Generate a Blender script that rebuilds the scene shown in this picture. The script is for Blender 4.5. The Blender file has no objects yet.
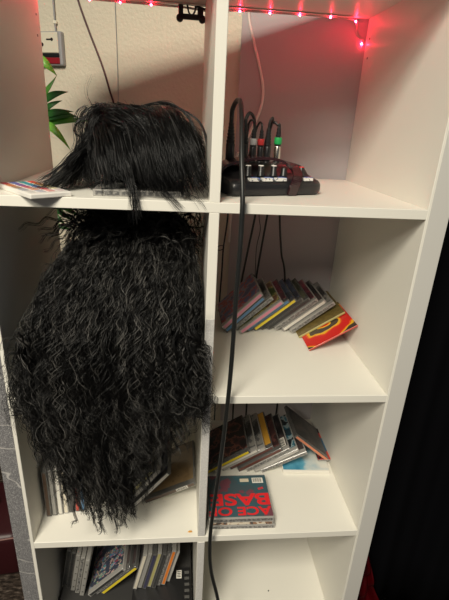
import bpy, bmesh, math, random
import numpy as np
from mathutils import Matrix, Vector

rng = np.random.default_rng(7)
random.seed(7)
S = bpy.context.scene
COL = S.collection
ZA, ZB, ZD, ZE = 1.091, .740, .389, .038          # tops of the shelf boards
W, T, F, D = .335, .016, .038, .392               # clear cell width, board, frame, depth
H = T / 2
XL, XR = -H - W, H + W                            # inner faces of the side panels


# ------------------------------------------------------------------ materials
def mat(name, col, rough=.5, metal=0., spec=.5, coat=0., emit=None, estr=0., trans=0.):
    m = bpy.data.materials.new(name)
    m.use_nodes = True
    b = m.node_tree.nodes['Principled BSDF']
    b.inputs['Base Color'].default_value = (*col, 1)
    b.inputs['Roughness'].default_value = rough
    b.inputs['Metallic'].default_value = metal
    b.inputs['Specular IOR Level'].default_value = spec
    b.inputs['Coat Weight'].default_value = coat
    b.inputs['Transmission Weight'].default_value = trans
    if emit:
        b.inputs['Emission Color'].default_value = (*emit, 1)
        b.inputs['Emission Strength'].default_value = estr
    return m


def nodes(m):
    nt = m.node_tree
    return nt, nt.nodes['Principled BSDF']


def tex_noise(nt, scale, detail=4, kind='ShaderNodeTexNoise', coord='Object', vscale=(1, 1, 1)):
    tc = nt.nodes.new('ShaderNodeTexCoord')
    mp = nt.nodes.new('ShaderNodeMapping')
    mp.inputs['Scale'].default_value = vscale
    nt.links.new(tc.outputs[coord], mp.inputs['Vector'])
    n = nt.nodes.new(kind)
    n.inputs['Scale'].default_value = scale
    if 'Detail' in n.inputs:
        n.inputs['Detail'].default_value = detail
    nt.links.new(mp.outputs[0], n.inputs['Vector'])
    return n


def ramp(nt, src, stops, interp='LINEAR'):
    r = nt.nodes.new('ShaderNodeValToRGB')
    r.color_ramp.interpolation = interp
    e = r.color_ramp.elements
    while len(e) < len(stops):
        e.new(.5)
    for k, (p, c) in enumerate(stops):
        e[k].position = p
        e[k].color = (*c, 1)
    nt.links.new(src, r.inputs[0])
    return r


def bump(m, scale, strength, dist=.001, detail=4, vscale=(1, 1, 1)):
    nt, b = nodes(m)
    n = tex_noise(nt, scale, detail, vscale=vscale)
    bp = nt.nodes.new('ShaderNodeBump')
    bp.inputs['Strength'].default_value = strength
    bp.inputs['Distance'].default_value = dist
    nt.links.new(n.outputs[0], bp.inputs['Height'])
    nt.links.new(bp.outputs[0], b.inputs['Normal'])
    return m


def art(name, cols, scale=30, rough=.3, kind='noise', vscale=(1, 1, 1), coat=.25):
    """a printed picture: blotches of the given colours"""
    m = mat(name, cols[0], rough, coat=coat)
    nt, b = nodes(m)
    if kind == 'noise':
        n = tex_noise(nt, scale, 3, vscale=vscale)
        lo, hi = .33, .67
        stops = [(lo + (hi - lo) * i / len(cols), c) for i, c in enumerate(cols)]
        r = ramp(nt, n.outputs[0], stops, 'CONSTANT')
        nt.links.new(r.outputs[0], b.inputs['Base Color'])
    elif kind == 'cells':
        n = tex_noise(nt, scale, kind='ShaderNodeTexVoronoi', vscale=vscale)
        sep = nt.nodes.new('ShaderNodeSeparateColor')
        nt.links.new(n.outputs['Color'], sep.inputs[0])
        stops = [(i / len(cols), c) for i, c in enumerate(cols)]
        r = ramp(nt, sep.outputs[0], stops, 'CONSTANT')
        nt.links.new(r.outputs[0], b.inputs['Base Color'])
    return m


M = {}
M['white'] = bump(mat('white_foil', (.80, .775, .70), .42, spec=.4), 900, .04, .0005)
M['edge_grey'] = bump(mat('pale_grey_edge', (.60, .585, .55), .5, spec=.4), 500, .08, .0006)
# glitter film with creases
m = mat('glitter_film', (.33, .32, .33), .38, spec=.6)
nt, b = nodes(m)
n = tex_noise(nt, 900, 2)
r = ramp(nt, n.outputs[0], [(.35, (.10, .10, .11)), (.58, (.21, .205, .21)), (.68, (.55, .54, .53))])
w = tex_noise(nt, 4.5, 2, vscale=(1.5, 1, 2.6))
r2 = ramp(nt, w.outputs[0], [(.490, (0, 0, 0)), (.498, (1, 1, 1)), (.502, (1, 1, 1)), (.510, (0, 0, 0))])
mx = nt.nodes.new('ShaderNodeMix')
mx.data_type = 'RGBA'
nt.links.new(r2.outputs[0], mx.inputs[0])
nt.links.new(r.outputs[0], mx.inputs[6])
mx.inputs[7].default_value = (.50, .48, .46, 1)
nt.links.new(mx.outputs[2], b.inputs['Base Color'])
M['glitter'] = m
m = mat('pale_glitter_film', (.56, .55, .54), .4, spec=.5)
nt, b = nodes(m)
n = tex_noise(nt, 700, 2)
r = ramp(nt, n.outputs[0], [(.35, (.52, .51, .50)), (.6, (.64, .625, .60)), (.7, (.8, .78, .75))])
nt.links.new(r.outputs[0], b.inputs['Base Color'])
M['pale_glitter'] = m

M['wall'] = bump(mat('cream_wall', (.74, .67, .53), .6, spec=.3), 130, .55, .004, 6)
M['board'] = bump(mat('grey_board', (.47, .43, .435), .6, spec=.25), 300, .1, .001)
m = mat('carpet', (.05, .04, .035), .95, spec=.1)
nt, b = nodes(m)
n = tex_noise(nt, 160, 4, vscale=(.35, 1, 1))
r = ramp(nt, n.outputs[0], [(.35, (.012, .009, .007)), (.55, (.045, .033, .026)), (.7, (.12, .095, .078))])
nt.links.new(r.outputs[0], b.inputs['Base Color'])
M['carpet'] = bump(m, 220, .8, .004)
M['curtain'] = mat('black_curtain', (.0022, .0022, .003), .9, spec=.05)
M['curtain'].node_tree.nodes['Principled BSDF'].inputs['Sheen Weight'].default_value = .0
M['maroon'] = bump(mat('maroon_vinyl', (.028, .003, .005), .45), 120, .15, .002)
M['maroon_trim'] = mat('maroon_trim', (.16, .07, .06), .5)
M['red_foil'] = mat('red_shiny_fabric', (.07, .001, .003), .2, metal=.4)
M['black'] = mat('black_plastic', (.012, .012, .013), .38)
M['black_soft'] = mat('black_rubber', (.009, .009, .01), .55)
M['dark_hole'] = mat('dark_hole', (.02, .018, .016), .8)
M['mixer'] = bump(mat('mixer_black', (.013, .013, .015), .36, coat=.15), 700, .08, .0005)
M['hood'] = mat('dark_maroon_gloss', (.03, .010, .012), .25, coat=.4)
M['blue'] = mat('blue_print', (.02, .12, .50), .4)
M['label'] = art('label_print', [(.8, .79, .75), (.78, .77, .73), (.8, .79, .75), (.15, .15, .2)], 260, .5, coat=0, vscale=(1, 1, 1))
M['white_plastic'] = mat('white_plastic', (.82, .79, .74), .35)
M['red_plastic'] = mat('red_plastic', (.62, .03, .03), .35)
M['green_band'] = mat('green_band', (.02, .38, .10), .4)
M['red_band'] = mat('red_band', (.50, .03, .03), .4)
M['grey_band'] = mat('grey_band', (.42, .41, .40), .4)
M['metal'] = mat('nickel', (.62, .58, .52), .25, metal=1)
M['gold_metal'] = mat('gold_contact', (.75, .5, .2), .25, metal=1)
M['cable'] = mat('black_cable', (.010, .011, .011), .42)
M['white_cable'] = mat('white_cable', (.78, .72, .66), .4)
M['clear_tube'] = mat('clear_tube', (.62, .5, .47), .3, trans=.25)
M['led'] = mat('red_led', (1, .05, .08), .3, emit=(1, .015, .05), estr=520)
M['red_black'] = mat('red_black_wire', (.06, .006, .01), .4)
M['leaf'] = bump(mat('leaf_green', (.09, .33, .035), .35, coat=.1), 60, .1)
M['leaf_dark'] = mat('leaf_dark_green', (.03, .15, .025), .4)
M['leaf_light'] = mat('leaf_light_green', (.22, .60, .07), .35)
M['stem'] = mat('stem', (.10, .13, .04), .6)
M['pot'] = mat('pot_clay', (.10, .07, .06), .6)
M['ivory'] = mat('ivory_plastic', (.78, .73, .58), .4)
M['lamp_grey'] = mat('grey_metal', (.33, .33, .34), .4)
M['hair'] = mat('black_hair', (.0045, .0044, .0047), .34, spec=.38)
M['hair_curly'] = mat('black_crimped_hair', (.0075, .0072, .0069), .42, spec=.36)
def strand_variation(m, dark, light, hi=.82):
    """hair highlights put into the colour: single strands and streaks greyer than the rest"""
    nt_, b_ = nodes(m)
    g_ = nt_.nodes.new('ShaderNodeNewGeometry')
    n_ = tex_noise(nt_, 55, 2, vscale=(1, 1, .16))
    a_ = nt_.nodes.new('ShaderNodeMath')
    a_.operation = 'MULTIPLY_ADD'
    nt_.links.new(n_.outputs[0], a_.inputs[0])
    a_.inputs[1].default_value = 1.6
    a_.inputs[2].default_value = -.8
    c_ = nt_.nodes.new('ShaderNodeMath')
    c_.operation = 'ADD'
    nt_.links.new(a_.outputs[0], c_.inputs[0])
    nt_.links.new(g_.outputs['Random Per Island'], c_.inputs[1])
    r_ = ramp(nt_, c_.outputs[0], [(0, dark), (hi, dark), (1, light)])
    nt_.links.new(r_.outputs[0], b_.inputs['Base Color'])


strand_variation(M['hair'], (.0026, .0026, .0028), (.035, .034, .034), .76)
strand_variation(M['hair_curly'], (.0026, .0025, .0025), (.10, .095, .088), .76)
M['hair_cap'] = mat('black_wig_cap', (.004, .004, .004), .9, spec=.05)
M['cardboard'] = mat('dark_card', (.03, .029, .028), .7)
# jewel case plastics
M['clear'] = mat('clear_case', (.40, .385, .36), .12, coat=.6, trans=.15)
M['smoke'] = mat('smoky_case', (.10, .098, .094), .14, coat=.6)
M['paper'] = mat('white_card', (.76, .73, .66), .5)


# ------------------------------------------------------------------ mesh helpers
def link(name, me, material=None, parent=None):
    o = bpy.data.objects.new(name, me)
    COL.objects.link(o)
    if material:
        me.materials.append(material)
    if parent:
        o.parent = parent
    return o


def from_bm(name, bm, material=None, parent=None, smooth=False):
    me = bpy.data.meshes.new(name)
    bmesh.ops.recalc_face_normals(bm, faces=bm.faces)
    bm.to_mesh(me)
    bm.free()
    if smooth:
        me.polygons.foreach_set('use_smooth', [True] * len(me.polygons))
    return link(name, me, material, parent)


def thing(name, label, cat, loc=(0, 0, 0), rot=(0, 0, 0), group=None):
    o = bpy.data.objects.new(name, None)
    o.empty_display_size = .02
    COL.objects.link(o)
    o.location = loc
    o.rotation_euler = rot
    return tag(o, label, cat, group)


def tag(o, label, cat, group=None):
    o['label'] = label
    o['category'] = cat
    if group:
        o['group'] = group
    return o


def add_box(bm, x0, x1, y0, y1, z0, z1, bev=0., seg=1):
    b2 = bmesh.new()
    vs = [b2.verts.new((x, y, z)) for x in (x0, x1) for y in (y0, y1) for z in (z0, z1)]
    for f in ((0, 1, 3, 2), (4, 6, 7, 5), (0, 4, 5, 1), (2, 3, 7, 6), (0, 2, 6, 4), (1, 5, 7, 3)):
        b2.faces.new([vs[i] for i in f])
    bmesh.ops.recalc_face_normals(b2, faces=b2.faces)
    if bev:
        bmesh.ops.bevel(b2, geom=b2.edges[:], offset=bev, segments=seg, affect='EDGES', profile=.5)
    me = bpy.data.meshes.new('tmp')
    b2.to_mesh(me)
    b2.free()
    bm.from_mesh(me)
    bpy.data.meshes.remove(me)


def box(name, x0, x1, y0, y1, z0, z1, material, parent=None, bev=0., seg=1):
    bm = bmesh.new()
    add_box(bm, x0, x1, y0, y1, z0, z1, bev, seg)
    return from_bm(name, bm, material, parent)


def lathe(name, prof, material, parent=None, loc=(0, 0, 0), n=20, axis='Z', smooth=True):
    bm = bmesh.new()
    rings = []
    for r, z in prof:
        ring = []
        for k in range(n):
            a = 2 * math.pi * k / n
            v = (r * math.cos(a), r * math.sin(a), z)
            if axis == 'Y':
                v = (v[0], v[2], v[1])
            elif axis == 'X':
                v = (v[2], v[0], v[1])
            ring.append(bm.verts.new(Vector(v) + Vector(loc)))
        rings.append(ring)
    for a, b_ in zip(rings, rings[1:]):
        for k in range(n):
            bm.faces.new((a[k], a[(k + 1) % n], b_[(k + 1) % n], b_[k]))
    bm.faces.new(rings[0])
    bm.faces.new(rings[-1])
    o = from_bm(name, bm, material, parent, smooth)
    return o


def smooth_path(pts, n=10):
    P = np.array(pts, float)
    P = np.vstack([2 * P[0] - P[1], P, 2 * P[-1] - P[-2]])
    out = []
    for i in range(1, len(P) - 2):
        p0, p1, p2, p3 = P[i - 1:i + 3]
        for t in np.linspace(0, 1, n, endpoint=False):
            out.append(.5 * (2 * p1 + (p2 - p0) * t + (2 * p0 - 5 * p1 + 4 * p2 - p3) * t * t + (3 * p1 - p0 - 3 * p2 + p3) * t ** 3))
    out.append(P[-2])
    return np.array(out)


def strands_mesh(name, paths, radius, material, parent=None, sides=3):
    """paths: N x M x 3 ; radius: N x M ; thin tapered tubes in one mesh"""
    Pn = np.asarray(paths, float)
    R = np.asarray(radius, float)
    N, Mm, _ = Pn.shape
    tan = np.gradient(Pn, axis=1)
    tan /= np.linalg.norm(tan, axis=2, keepdims=True) + 1e-12
    ref = np.broadcast_to(np.array([.31, .9, .29]) / np.linalg.norm([.31, .9, .29]), tan.shape)
    u = np.cross(tan, ref)
    u /= np.linalg.norm(u, axis=2, keepdims=True) + 1e-9
    v = np.cross(tan, u)
    V = np.empty((N, Mm, sides, 3))
    for s in range(sides):
        a = 2 * math.pi * s / sides
        V[:, :, s] = Pn + R[..., None] * (u * math.cos(a) + v * math.sin(a))
    idx = np.arange(N * Mm * sides).reshape(N, Mm, sides)
    a = idx[:, :-1]
    b_ = idx[:, 1:]
    q = np.stack([a, np.roll(a, -1, 2), np.roll(b_, -1, 2), b_], -1).reshape(-1, 4)
    me = bpy.data.meshes.new(name)
    me.vertices.add(V.size // 3)
    me.vertices.foreach_set('co', V.reshape(-1))
    me.loops.add(q.size)
    me.loops.foreach_set('vertex_index', q.reshape(-1).astype(np.int32))
    me.polygons.add(len(q))
    me.polygons.foreach_set('loop_start', np.arange(0, q.size, 4, dtype=np.int32))
    me.polygons.foreach_set('use_smooth', np.ones(len(q), bool))
    me.update(calc_edges=True)
    me.validate()
    return link(name, me, material, parent)


def tube(name, pts, r, material, parent=None, sides=8, n=10):
    path = smooth_path(pts, n)
    return strands_mesh(name, path[None], np.full((1, len(path)), r), material, parent, sides)


def text_mesh(name, body, material, parent, width, height, extrude=.0004, bold=0.012):
    cu = bpy.data.curves.new(name, 'FONT')
    cu.body = body
    cu.extrude = .001
    cu.offset = bold
    cu.align_x = 'LEFT'
    o = bpy.data.objects.new(name, cu)
    COL.objects.link(o)
    dg = bpy.context.evaluated_depsgraph_get()
    me = bpy.data.meshes.new_from_object(o.evaluated_get(dg))
    bpy.data.objects.remove(o)
    bpy.data.curves.remove(cu)
    co = np.empty(len(me.vertices) * 3)
    me.vertices.foreach_get('co', co)
    co = co.reshape(-1, 3)
    lo, hi = co.min(0), co.max(0)
    co = (co - lo) / (hi - lo) * np.array([width, height, extrude])
    me.vertices.foreach_set('co', co.reshape(-1))
    me.update()
    me.materials.clear()
    return link(name, me, material, parent)


# ------------------------------------------------------------------ camera
Mr = Matrix(((.99517296, -.08504492, .04897083), (.01350139, -.37561306, -.92667823), (.09720336, .92286629, -.37265173)))
cam = bpy.data.cameras.new('camera')
cam.sensor_fit = 'VERTICAL'
cam.sensor_height = 36
cam.lens = 439.218 / 600 * 36
cam.clip_start = .02
co = bpy.data.objects.new('camera', cam)
COL.objects.link(co)
R3 = Matrix((Mr[0], -Vector(Mr[1]), -Vector(Mr[2]))).transposed()
co.matrix_world = Matrix.Translation((-.048471, -.67588, 1.203802)) @ R3.to_4x4()
S.camera = co


# ------------------------------------------------------------------ setting
def structure(o):
    o['kind'] = 'structure'
    return o


def wall_y(x):
    return .396 + .43 * (.381 - x)


structure(box('floor', -2.2, 2.2, -2.6, 2.0, -.02, 0, M['carpet']))
bm = bmesh.new()
p0, p1 = Vector((-2.2, wall_y(-2.2), 0)), Vector((1.9, wall_y(1.9), 0))
nrm = Vector((.43, 1, 0)).normalized() * .08
vs = [bm.verts.new(p + d + Vector((0, 0, z))) for z in (0, 2.5) for p, d in ((p0, Vector()), (p1, Vector()), (p1, nrm), (p0, nrm))]
for f in ((0, 1, 5, 4), (1, 2, 6, 5), (2, 3, 7, 6), (3, 0, 4, 7), (4, 5, 6, 7), (3, 2, 1, 0)):
    bm.faces.new([vs[i] for i in f])
structure(from_bm('wall_back', bm, M['wall']))

ang_w = math.atan2(-.43, 1)
# grey board standing against the wall behind the right column
bd = box('backing_board', 0, .30, -.013, -.001, .0, 1.62, M['board'], bev=.001)
bd.location = (.088, wall_y(.088), 0)
bd.rotation_euler = (0, 0, ang_w)
tag(bd, 'plain grey board standing against the wall behind the right column of the shelves', 'board')
# thin seam wire down the cream wall
sm = tube('wall_wire', [(-.226, wall_y(-.226) - .003, 1.75), (-.226, wall_y(-.226) - .003, 1.479), (-.2265, wall_y(-.2265) - .003, 1.27), (-.236, wall_y(-.236) - .003, 1.0), (-.24, wall_y(-.24) - .003, .6)], .0009, M['lamp_grey'], sides=6)
tag(sm, 'hair-thin grey wire running straight down the cream wall', 'wire')
tr = tube('thin_cord', [(-.52, wall_y(-.52) - .003, .862), (-.438, wall_y(-.438) - .003, .866), (-.30, wall_y(-.30) - .003, .873), (-.1, wall_y(-.1) - .003, .872)], .002, M['white_cable'], sides=6)
tag(tr, 'thin pale cord running level along the wall behind the curly wig', 'cord')

# ------------------------------------------------------------------ shelving unit
su = thing('shelving_unit', 'white open shelving unit two columns wide, holding wigs, CDs and a mixer', 'shelf')
side = {}
for s, xa, xb in ((-1, XL - F, XL), (1, XR, XR + F)):
    side[s] = box('side_panel', xa, xb, 0, D, 0, 1.464, M['white'], su, .0008)
box('top_panel', XL, XR, 0, D, ZA + W, ZA + W + F, M['white'], su, .0008)
box('bottom_panel', XL, XR, 0, D, 0, ZE, M['white'], su, .0008)
for z in (ZA, ZB, ZD):
    box('shelf_board', XL, XR, 0, D, z - T, z, M['white'], su, .0007)
dv = [box('divider', -H, H, .0003, D, z, z + W, M['white'], su, .0007) for z in (ZA, ZB, ZD, ZE)]
g = box('glitter_film', XL - F + .0005, XL - .0065, -.0007, -.0001, .002, 1.40, M['glitter'], side[-1])
g['label'] = 'creased grey glitter film stuck on the front edge'
g = box('edge_film', XR + .004, XR + F - .0006, -.0006, -.0001, .002, 1.46, M['edge_grey'], side[1])
g['label'] = 'pale grey film on the front edge'
for d_, (za, zb) in ((dv[1], (ZB + .004, ZB + .155)), (dv[2], (ZD + .002, ZB - T - .002)), (dv[3], (ZE + .002, ZD - T - .002))):
    g = box('edge_film', -H + .0008, H - .0008, -.0004, -.0001 + .0003, za, zb, M['pale_glitter'], d_)
    g['label'] = 'pale grey glitter film on the divider edge'


def hole(x, y, z, s):
    lathe('screw_hole', [(.0022, 0), (.0022, .0006)], M['dark_hole'], side[s], (x, y, z), 10, 'X', False)


for y, z in ((.371, 1.386), (.368, 1.349)):
    hole(XR - .0004, y, z, 1)
    hole(XL - .0002, y, z, -1)
lathe('screw_hole', [(.002, 0), (.002, .0005)], M['dark_hole'], su, (.196, .115, ZE), 10, 'Z', False)

# ------------------------------------------------------------------ CD cases
CN = [0]


def solid(name, col, rough=.35):
    return mat(name, col, rough, coat=.2)


def cd_case(label, loc, ang, cover, spine, shell='smoke', t=.0103, d=.142, h=.125, yaw=0, group=None, back=None, flip=False, notches=False):
    """stands on its lower right edge (the origin), leaning to the right: ang degrees from level"""
    root = thing('cd_case', label, 'CD case', loc, (0, math.radians(90 - ang), math.radians(yaw)), group)
    box('case_shell', -t, 0, 0, d, 0, h, M[shell] if isinstance(shell, str) else shell, root, .0009)
    # booklet on the left face
    box('booklet', -t - .0003, -t + .0006, .013, d - .003, .003, h - .003, cover, root)
    box('inlay', -.0006, .0003, .003, d - .003, .003, h - .003, back or M['paper'], root)
    box('spine_label', -t * .82, -t * .2, -.0003, .0006, .004, h - .004, spine, root)
    if notches:
        for k in range(5):
            z = .014 + k * .0235
            box('clasp', -t * .62, -t * .25, -.0008, .0005, z, z + .002, M['black'], root)
    return root


def digipak(label, loc, ang, cover, spine, t=.005, d=.137, h=.122, group=None, name='card_cd_sleeve', yaw=0):
    root = thing(name, label, 'CD case', loc, (0, math.radians(90 - ang), math.radians(yaw)), group)
    box('card_cover', -t, 0, 0, d, 0, h, spine, root, .0005)
    box('front_print', -t - .0003, -t + .0005, .0005, d - .0005, .0005, h - .0005, cover, root)
    return root


A = {}
A['grey'] = art('sleeve_grey', [(.03, .03, .03), (.10, .10, .10), (.25, .24, .22)], 35)
A['dark'] = art('sleeve_dark', [(.012, .012, .014), (.03, .028, .03), (.07, .05, .05)], 30)
A['green'] = art('sleeve_green', [(.05, .09, .02), (.12, .16, .04), (.42, .35, .12), (.20, .10, .06)], 38)
A['blue_red'] = art('sleeve_blue_red', [(.04, .06, .16), (.20, .20, .27), (.34, .04, .05), (.07, .10, .22)], 40)
A['maroon'] = art('sleeve_maroon', [(.15, .03, .05), (.22, .05, .07), (.09, .03, .04)], 30)
A['slate'] = art('sleeve_slate', [(.05, .07, .12), (.09, .12, .19), (.03, .04, .06)], 30)
A['olive'] = art('sleeve_olive', [(.04, .05, .03), (.08, .09, .06), (.15, .15, .10)], 30)
A['face'] = art('sleeve_faces', [(.010, .010, .011), (.016, .014, .014), (.014, .012, .012), (.16, .06, .04), (.05, .02, .02), (.012, .011, .011)], 30)
A['teal'] = art('sleeve_teal', [(.02, .05, .07), (.04, .16, .22), (.30, .38, .40), (.01, .015, .02)], 40)
A['brown'] = art('sleeve_brown', [(.06, .025, .025), (.11, .045, .04), (.04, .02, .02)], 35)
m = mat('sleeve_sea', (.4, .6, .7), .4, coat=.2)
nt, b = nodes(m)
tc = nt.nodes.new('ShaderNodeTexCoord')
sx = nt.nodes.new('ShaderNodeSeparateXYZ')
nt.links.new(tc.outputs['Object'], sx.inputs[0])
nz = tex_noise(nt, 30, 3)
ma = nt.nodes.new('ShaderNodeMath')
ma.operation = 'MULTIPLY_ADD'
nt.links.new(sx.outputs[0], ma.inputs[0])
ma.inputs[1].default_value = 5.5
nt.links.new(nz.outputs[0], ma.inputs[2])
r = ramp(nt, ma.outputs[0], [(.15, (.04, .22, .36)), (.42, (.12, .38, .52)), (.6, (.50, .60, .62)), (.8, (.70, .70, .64))])
nt.links.new(r.outputs[0], b.inputs['Base Color'])
A['sea'] = m
A['navy'] = art('sleeve_navy', [(.012, .014, .04), (.03, .035, .09), (.05, .05, .06)], 30)
A['tan'] = art('sleeve_tan', [(.20, .13, .06), (.24, .16, .08), (.17, .11, .05)], 12)
A['white'] = art('sleeve_white', [(.6, .58, .54), (.7, .68, .63), (.35, .33, .3)], 30)
A['patch'] = art('sleeve_patches', [(.03, .16, .42), (.60, .55, .48), (.02, .03, .03), (.50, .05, .08), (.05, .22, .45), (.10, .25, .14), (.62, .40, .36), (.04, .05, .08)], 70, kind='cells', vscale=(1, 1.15, .85))
# concentric fire coloured swirl
m = mat('sleeve_fire', (.7, .05, .02), .35, coat=.3)
nt, b = nodes(m)
tc = nt.nodes.new('ShaderNodeTexCoord')
mp = nt.nodes.new('ShaderNodeMapping')
mp.inputs['Location'].default_value = (0, -.070, -.052)
nt.links.new(tc.outputs['Object'], mp.inputs['Vector'])
wv = nt.nodes.new('ShaderNodeTexWave')
wv.wave_type = 'RINGS'
wv.rings_direction = 'X'
wv.inputs['Scale'].default_value = 5.5
wv.inputs['Distortion'].default_value = 3.5
wv.inputs['Detail'].default_value = 2
wv.inputs['Detail Scale'].default_value = 3
nt.links.new(mp.outputs[0], wv.inputs['Vector'])
r = ramp(nt, wv.outputs[0], [(0, (.62, .02, .015)), (.42, (.75, .10, .01)), (.62, (.80, .42, .02)), (.85, (.06, .04, .03))], 'CONSTANT')
nt.links.new(r.outputs[0], b.inputs['Base Color'])
A['fire'] = m
A['gold'] = art('sleeve_gold', [(.16, .115, .035), (.18, .13, .04), (.14, .10, .03)], 60)
sp = {k: solid('spine_' + k, c) for k, c in dict(purple=(.05, .05, .16), pink=(.62, .22, .30), blue=(.08, .20, .36), yellow=(.80, .62, .03),
      grey=(.30, .29, .27), dark=(.03, .03, .03), white=(.72, .69, .62), silver=(.45, .43, .40), orange=(.72, .20, .02), amber=(.62, .32, .04),
      red=(.45, .05, .03), redbrown=(.13, .04, .03), navy=(.03, .03, .08), cream=(.68, .62, .50), salmon=(.62, .20, .10), lilac=(.16, .16, .26), olive=(.42, .38, .14), tanline=(.10, .06, .04)).items()}
sp['dash'] = art('spine_print', [(.10, .10, .10), (.16, .155, .15), (.30, .29, .27)], 200, coat=.2, vscale=(1, 1, 1))
sp['barcode'] = art('spine_barcode', [(.02, .02, .02), (.6, .58, .52), (.03, .03, .03), (.6, .58, .52)], 300)

G2 = 'CDs leaning in the compartment below the mixer'
p = 'in the row below the mixer'
cd_case('purple-spined CD case standing against the divider ' + p, (.0205, .222, ZB), 90, A['dark'], sp['purple'], h=.12, group=G2)
cd_case('CD case with blue and red portrait cover, topmost ' + p, (.053, .255, ZB + .0115), 46, A['blue_red'], sp['pink'], 'clear', group=G2)
cd_case('CD case directly under the portrait cover ' + p, (.060, .262, ZB), 45.5, A['dark'], sp['blue'], group=G2)
cd_case('grey-spined clear CD case left of the pink-spined one ' + p, (.0765, .268, ZB), 43, A['grey'], sp['dash'], 'clear', group=G2)
cd_case('CD case with green cover and pink spine ' + p, (.095, .2555, ZB), 40.5, A['green'], sp['pink'], 'clear', group=G2)
cd_case('CD case with maroon cover and blue spine ' + p, (.1125, .267, ZB), 40, A['maroon'], sp['blue'], group=G2)
cd_case('CD case with blue cover and bright yellow spine ' + p, (.130, .272, ZB), 40, A['slate'], sp['yellow'], group=G2)
cd_case('dark CD case beside the yellow-spined one ' + p, (.148, .278, ZB), 40, A['slate'], sp['dark'], group=G2)
cd_case('olive-covered CD case second after the yellow-spined one ' + p, (.1655, .28, ZB), 40, A['olive'], sp['dark'], group=G2)
cd_case('grey-printed clear CD case left of the white-spined one ' + p, (.183, .275, ZB), 39.5, A['maroon'], sp['dash'], 'clear', group=G2)
cd_case('CD case with plain white spine ' + p, (.2005, .27, ZB), 39, A['dark'], sp['white'], 'clear', group=G2)
cd_case('silver CD case between white spine and gold sleeve ' + p, (.2185, .26, ZB), 38.5, A['grey'], sp['dash'], 'clear', group=G2)
gp = digipak('dull gold card CD sleeve lying over the red fiery one below the mixer', (.231, .236, ZB), 33, A['gold'], sp['olive'], group=G2)
gp.children[1]['label'] = 'plain gold print'
digipak('red and yellow swirl CD sleeve at the end of the row below the mixer', (.2385, .173, ZB), 31.5, A['fire'], sp['red'], .004, .135, .12, group=G2)

G3 = 'CDs in the compartment with the red-lettered album'
q = 'in the stack behind the red-lettered CD'
cd_case('black CD case with dim reddish faces, uppermost ' + q, (.020, .176, ZD), 31.5, A['face'], sp['yellow'], 'smoke', group=G3)
cd_case('white-spined CD case under the black cover ' + q, (.041, .18, ZD), 31.5, A['grey'], sp['white'], 'clear', group=G3)
cd_case('grey-spined CD case beside the white-spined one ' + q, (.0615, .186, ZD), 31.5, A['grey'], sp['silver'], 'clear', group=G3)
cd_case('CD case with orange cover edge ' + q, (.082, .19, ZD), 31.5, sp['amber'], sp['redbrown'], group=G3)
cd_case('red-brown CD case beside the orange-edged one ' + q, (.1025, .182, ZD), 31.5, A['brown'], sp['redbrown'], group=G3)
kb = cd_case('black CD case with small white barcode ' + q, (.123, .181, ZD), 31.5, A['dark'], sp['dash'], 'clear', group=G3)
cd_case('clear CD case with teal figure cover ' + q, (.1435, .178, ZD), 31.5, A['teal'], sp['silver'], 'clear', group=G3)
cd_case('clear grey CD case lying lowest ' + q, (.160, .177, ZD), 27, A['dark'], sp['dash'], 'clear', group=G3)


def barcode(root, x, y0, y1, z0, z1, nb=9):
    pl = box('barcode_label', x - .0003, x, y0, y1, z0, z1, M['paper'], root)
    pl['label'] = 'white label with black barcode bars'
    bm = bmesh.new()
    for k in range(nb):
        yy = y0 + (y1 - y0) * (.08 + .86 * k / nb)
        add_box(bm, x - .0005, x - .0002, yy, yy + (y1 - y0) * (.035 + .03 * (k % 3 == 0)), z0 + (z1 - z0) * .15, z1 - (z1 - z0) * .12)
    from_bm('barcode', bm, M['black'], pl)


barcode(kb, -.0107, .014, .045, .098, .119)
digipak('red and dark booklet lying on the pale blue CD beside the leaning stack', (.3085, .198, .4045), .01, art('sleeve_red', [(.02, .02, .03), (.50, .04, .03), (.52, .05, .03), (.05, .12, .2)], 22), sp['grey'], .0035, .125, .108, group=G3, name='booklet')
fl = thing('card_cd_sleeve', 'pale blue and white CD lying flat on the shelf under the slanting dark case', 'CD case', (.276, .240, ZD), (0, 0, math.radians(-3)), G3)
box('card_cover', -.0605, .0605, -.070, .070, 0, .0095, M['paper'], fl, .0008)
box('front_print', -.0585, .0585, -.066, .068, .0092, .0099, A['sea'], fl)
tl = thing('cd_case', 'dark CD case with salmon-pink spine slanting down over the pale blue CD', 'CD case', (.3335, .199, .4003), (0, math.radians(40 - 0), 0), G3)
box('case_shell', -.125, 0, 0, .126, 0, .0095, M['smoke'], tl, .0009)
box('booklet', -.122, -.003, .012, .123, .0090, .0099, A['dark'], tl)
box('spine_label', -.121, -.004, -.0004, .0006, .002, .0078, sp['salmon'], tl)

# the red lettered album on top of two cases
bx0, by0 = .0165, .016
M['cover_teal'] = art('album_teal', [(.05, .095, .115), (.045, .10, .12), (.06, .09, .105), (.17, .06, .08)], 11, coat=.35)
M['letter_red'] = mat('letter_red', (.72, .025, .03), .35, coat=.3)
for k, (lab, cov, spn, sh, dx) in enumerate((
        ('clear grey CD case lowest under the red-lettered album', M['paper'], sp['dash'], 'clear', .003),
        ('CD case with cream printed spine, middle of the flat pile', M['paper'], art('spine_cream_brown', [(.68, .6, .48), (.66, .58, .46), (.3, .15, .08), (.05, .04, .04)], 90), 'clear', -.001))):
    c = thing('cd_case', lab, 'CD case', (bx0 + dx, by0 + .001 * k, ZD + .0104 * k), (0, 0, math.radians(-.8)), 'flat pile of CDs by the divider')
    box('case_shell', 0, .142, 0, .125, 0, .0102, M[sh], c, .0009)
    box('spine_label', .004, .138, -.0004, .0006, .002, .008, spn, c)
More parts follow.
